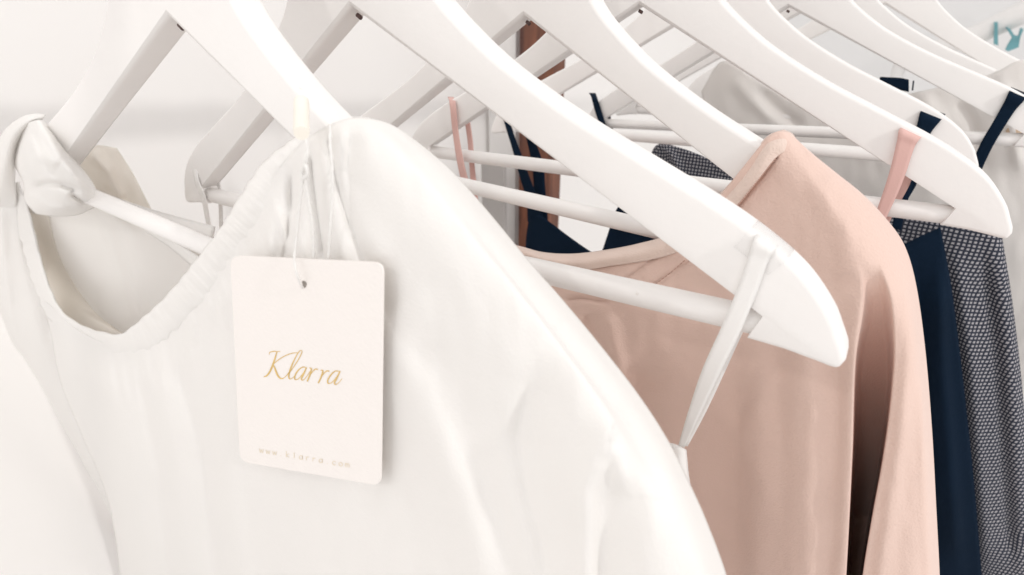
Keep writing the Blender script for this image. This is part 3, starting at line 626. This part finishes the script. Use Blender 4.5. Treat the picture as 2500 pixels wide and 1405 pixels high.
cloth('back_panel', 2, [[(1230, 720, 22), (1250, 900, 24), (1350, 1650, 24)], [(1450, 740, 26), (1530, 950, 28), (1600, 1650, 28)], [(1700, 690, 26), (1760, 900, 28), (1770, 1650, 28)], [(1870, 420, 18), (1900, 800, 27), (1900, 1650, 27)], [(1960, 470, 14), (2005, 800, 20), (2005, 1650, 20)], [(1990, 520, 10), (2030, 700, 10), (2040, 1100, 6), (2016, 1650, 4)]], 'pink', PB, nu=40, nv=50, down=.3)
def stitches(pts, hi, off, m, par, n=26):
    Q = crom([(a, b, off) for a, b in pts], n*3+1); V, F = [], []
    for k in range(n):
        a, b = Q[3*k], Q[3*k+2]; d = (b-a)[:2]; d /= np.linalg.norm(d); nx = np.array([-d[1], d[0]])*1.3; i = len(V)
        V += [P(hi, *(a[:2]-nx), off), P(hi, *(a[:2]+nx), off), P(hi, *(b[:2]+nx), off), P(hi, *(b[:2]-nx), off)]; F.append((i, i+1, i+2, i+3))
    o = mesh('stitching', V, F, m, par, world=True, smooth=False); s = o.modifiers.new('thickness', 'SOLIDIFY'); s.thickness = .0004; s.offset = 0
stitches([(1893, 388), (1850, 442), (1797, 507)], 2, -9.5, 'thread', PB, 24)
stitches([(1672, 636), (1630, 672), (1580, 706), (1510, 735)], 2, -13.6, 'thread', PB, 20)
strip('care_label', 2, [(1334, 652, -13.5, 5, 90), (1356, 656, -13.5, 5, 90)], 'label', PB)

# ------------------------------------------------------------------ pink camisole (fourth hanger)
PC = thing('pink_camisole', 'dusty pink camisole whose thin straps hang over the fourth hanger', 'camisole', (HG[3][1], HG[3][0], -.15))
strip('strap', 3, [(2236, 318, 11, 26, 25), (2222, 326, -1, 28, 25), (2212, 350, -2, 23, 22), (2195, 410, -2.5, 20, 18), (2178, 460, -2.5, 18, 16), (2150, 530, -2, 14, 16), (2130, 590, -1, 12, 16)], 'pinkstrap', PC, n=50)
strip('strap', 3, [(2222, 400, 13, 16, 18), (2206, 450, 13, 14, 18), (2170, 520, 9, 12, 16), (2140, 590, 3, 10, 16)], 'pinkstrap', PC, n=30)
strip('strap', 3, [(1100, 238, 11, 7, 0), (1104, 247, -1, 7, 0), (1112, 320, -2, 7, 5), (1124, 395, -4, 8, 5), (1140, 460, -2, 9, 5), (1155, 500, 0, 9, 5)], 'pinkstrap', PC, n=50)
strip('strap', 3, [(1141, 296, 13, 6, 0), (1148, 345, 13, 6, 0), (1152, 400, 11, 6, 0), (1158, 470, 4, 7, 0), (1160, 505, 2, 8, 0)], 'pinkstrap', PC, n=40)
cloth('bodice', 3, [[(1150, 700, 0), (1170, 900, 0)], [(1350, 780, -3), (1380, 1000, -3)], [(1600, 800, -3), (1600, 1000, -3)], [(1850, 780, -3), (1850, 1000, -3)], [(1990, 640, 0), (2000, 1000, 0)]], 'pinkstrap', PC, nu=30, nv=16, down=.25)

# ------------------------------------------------------------------ navy camisole (fifth hanger)
NC = thing('navy_camisole', 'dark navy V neck camisole hanging behind the pink blouse', 'camisole', (HG[4][1], HG[4][0], -.2))
strip('strap', 4, [(2282, 270, 12, 28, 22), (2272, 284, -1, 27, 22), (2255, 318, -2, 19, 20), (2236, 370, -2, 15, 20), (2218, 440, -2, 13, 20), (2204, 490, -1, 12, 18), (2188, 560, 0, 12, 16)], 'navy', NC, n=50)
strip('strap', 4, [(2232, 430, 13, 12, 20), (2222, 452, 12, 14, 10), (2205, 490, 9, 10, 18), (2190, 560, 3, 10, 16)], 'navy', NC, n=30)
strip('strap', 4, [(1228, 262, -1, 7, 10), (1242, 312, -1, 7, 5), (1262, 372, -2, 9, 5), (1280, 430, -2, 12, 5), (1300, 490, -2, 15, 5), (1310, 545, 0, 22, 8)], 'navy', NC, n=40)
strip('strap', 4, [(1290, 325, 13, 8, 5), (1312, 400, 12, 14, 3), (1317, 460, 8, 14, 0), (1318, 545, 3, 20, 5)], 'navy', NC, n=40)
cloth('bodice', 4, [[(1292, 530, 0), (1284, 590, 0), (1284, 700, 0), (1290, 950, 0)], [(1312, 525, -1), (1312, 620, -2), (1315, 950, -2)], [(1338, 540, -2), (1340, 640, -3), (1345, 950, -3)], [(1400, 586, -3), (1402, 700, -4), (1405, 950, -4)], [(1452, 620, -3), (1454, 720, -4), (1455, 950, -4)], [(1466, 619, -3), (1468, 720, -4), (1470, 950, -4)], [(1482, 577, -2), (1486, 700, -4), (1488, 950, -4)],
       [(1502, 518, 0), (1510, 650, -3), (1512, 950, -4)], [(1514, 503, 0), (1530, 650, -3), (1535, 950, -4)], [(1600, 515, 0), (1610, 700, -3), (1610, 950, -4)], [(1750, 570, 0), (1760, 800, -4), (1760, 1100, -5)], [(1950, 620, 0), (1960, 900, -4), (1960, 1300, -5)], [(2120, 620, 0), (2130, 900, -4), (2140, 1350, -5)],
       [(2195, 602, 0), (2220, 900, -4), (2250, 1450, -5)], [(2250, 576, 1), (2285, 900, -3), (2330, 1450, -4)], [(2296, 556, 4), (2322, 700, 3), (2348, 900, 2), (2380, 1200, 1), (2400, 1450, 1)]], 'navy', NC, nu=120, nv=50, disp=[ridge([(2290, 620), (2300, 900), (2340, 1400)], 16, 16, -5), ridge([(2240, 640), (2260, 900), (2290, 1400)], 12, 12, 4)], rough=1, down=.3)

cloth('back_panel', 4, [[(1296, 660, 22), (1300, 950, 24)], [(1500, 690, 26), (1510, 950, 28)], [(1750, 690, 26), (1760, 1100, 28)], [(2000, 690, 26), (2010, 1300, 28)], [(2200, 680, 22), (2250, 1450, 26)], [(2310, 720, 10), (2340, 900, 10), (2390, 1450, 8)]], 'navy', NC, nu=30, nv=30, down=.3)

# ------------------------------------------------------------------ checked top (sixth hanger)
CT = thing('checked_top', 'grey and black checked top with navy straps hanging at the right behind the navy camisole', 'top', (HG[5][1], HG[5][0], -.2))
strip('strap', 5, [(2488, 222, 12, 22, 22), (2484, 232, -1, 22, 25), (2464, 262, -2, 17, 24), (2436, 308, -2.5, 15, 26), (2408, 356, -2, 15, 26), (2380, 420, -1, 14, 26), (2340, 540, 0, 13, 20)], 'navy', CT, n=50)
strip('strap', 5, [(1446, 228, 11, 8, 0), (1450, 236, -1, 7, 0), (1460, 270, -2, 8, 5), (1474, 310, -3, 8, 5), (1500, 370, -2, 8, 5), (1540, 420, 0, 8, 5)], 'navy', CT, n=40)
strip('strap', 5, [(1484, 278, 13, 6, 0), (1488, 300, 13, 5, 0), (1500, 340, 11, 5, 0), (1530, 400, 6, 5, 0)], 'navy', CT, n=30)
cloth('bodice', 5, [[(1582, 398, 4), (1560, 600, 4), (1560, 800, 4)], [(1604, 354, 2), (1610, 500, 2), (1620, 800, 2)], [(1650, 358, 2), (1660, 500, -2), (1660, 800, -2)], [(1745, 396, 2), (1750, 560, -2), (1750, 800, -2)], [(1860, 470, 2), (1870, 650, -2), (1880, 900, -2)], [(2000, 505, 2), (2010, 700, -2), (2020, 1000, -2)],
       [(2180, 530, 2), (2190, 800, -2), (2200, 1200, -2)], [(2300, 530, 0), (2330, 800, -3), (2370, 1420, -3)], [(2380, 545, 0), (2405, 800, -3), (2440, 1420, -3)], [(2430, 560, 3), (2452, 700, 0), (2472, 900, -1), (2490, 1150, 0), (2500, 1420, 0)], [(2444, 570, 8), (2468, 720, 8), (2490, 900, 8), (2512, 1150, 8), (2524, 1420, 8)]], 'check', CT, nu=120, nv=60,
      disp=[ridge([(1625, 360), (1640, 380), (1660, 420)], 8, 8, -5), ridge([(2330, 600), (2370, 900), (2410, 1400)], 20, 26, -8), ridge([(2395, 600), (2430, 850), (2470, 1400)], 12, 18, 6)], down=.3)

cloth('back_panel', 5, [[(1600, 420, 24), (1610, 800, 24)], [(1750, 480, 26), (1760, 800, 26)], [(2000, 580, 26), (2010, 1000, 26)], [(2200, 620, 26), (2220, 1200, 26)], [(2380, 640, 22), (2430, 1420, 22)], [(2446, 660, 12), (2480, 900, 12), (2508, 1420, 12)]], 'check', CT, nu=30, nv=30, down=.3)
# ------------------------------------------------------------------ off white garment (seventh hanger)
OW = thing('offwhite_blouse', 'off white sheer blouse hanging behind the checked top', 'blouse', (HG[6][1], HG[6][0], -.15))
cloth('front_panel', 6, [[(1712, 224, 4), (1735, 330, 4), (1760, 480, 4), (1780, 700, 4)], [(1764, 150, 0), (1780, 320, -4), (1800, 480, -4), (1820, 700, -4)], [(1835, 190, 0), (1850, 330, -5), (1870, 480, -5), (1890, 700, -5)], [(1960, 256, 0), (1970, 380, -5), (1980, 500, -5), (1990, 700, -5)], [(2090, 262, 0), (2090, 380, -5), (2095, 500, -5), (2110, 700, -5)],
       [(2190, 236, 0), (2200, 380, -5), (2210, 500, -5), (2230, 700, -5)], [(2290, 214, 0), (2300, 380, -5), (2310, 500, -5), (2340, 700, -5)], [(2370, 196, 0), (2390, 380, -5), (2400, 500, -5), (2440, 700, -5)], [(2432, 176, 0), (2460, 380, -5), (2480, 500, -5), (2520, 700, -5)], [(2490, 148, 0), (2530, 380, -5), (2560, 500, -5), (2600, 700, -5)], [(2580, 150, 4), (2620, 380, 0), (2640, 500, 0), (2680, 700, 0)]], 'sheer', OW, nu=110, nv=60,
      disp=[ridge([(1790, 190), (1830, 240), (1900, 300)], 16, 22, -4), ridge([(1850, 220), (1880, 260), (1960, 320)], 12, 20, 5), ridge([(2250, 240), (2300, 300), (2330, 400)], 20, 20, -5), ridge([(2330, 240), (2370, 300), (2400, 420)], 16, 20, 5), ridge([(2450, 200), (2470, 300), (2490, 420)], 16, 16, -5)], rough=2.5, seed=6, down=.35)
strip('neck_label', 6, [(2148, 192, -7, 4, 100), (2170, 200, -8, 11, 95), (2200, 206, -8, 15, 92), (2219, 210, -8, 15, 90)], 'navy', OW)
strip('label_edge', 6, [(2227, 210, -8, 12, 96), (2231, 209, -8, 12, 96)], 'navy', OW)
bt = tube('button', [P(6, 2480, 322, -9), P(6, 2480, 322, -6)], .006, 'tan', OW, world=True, n=20)
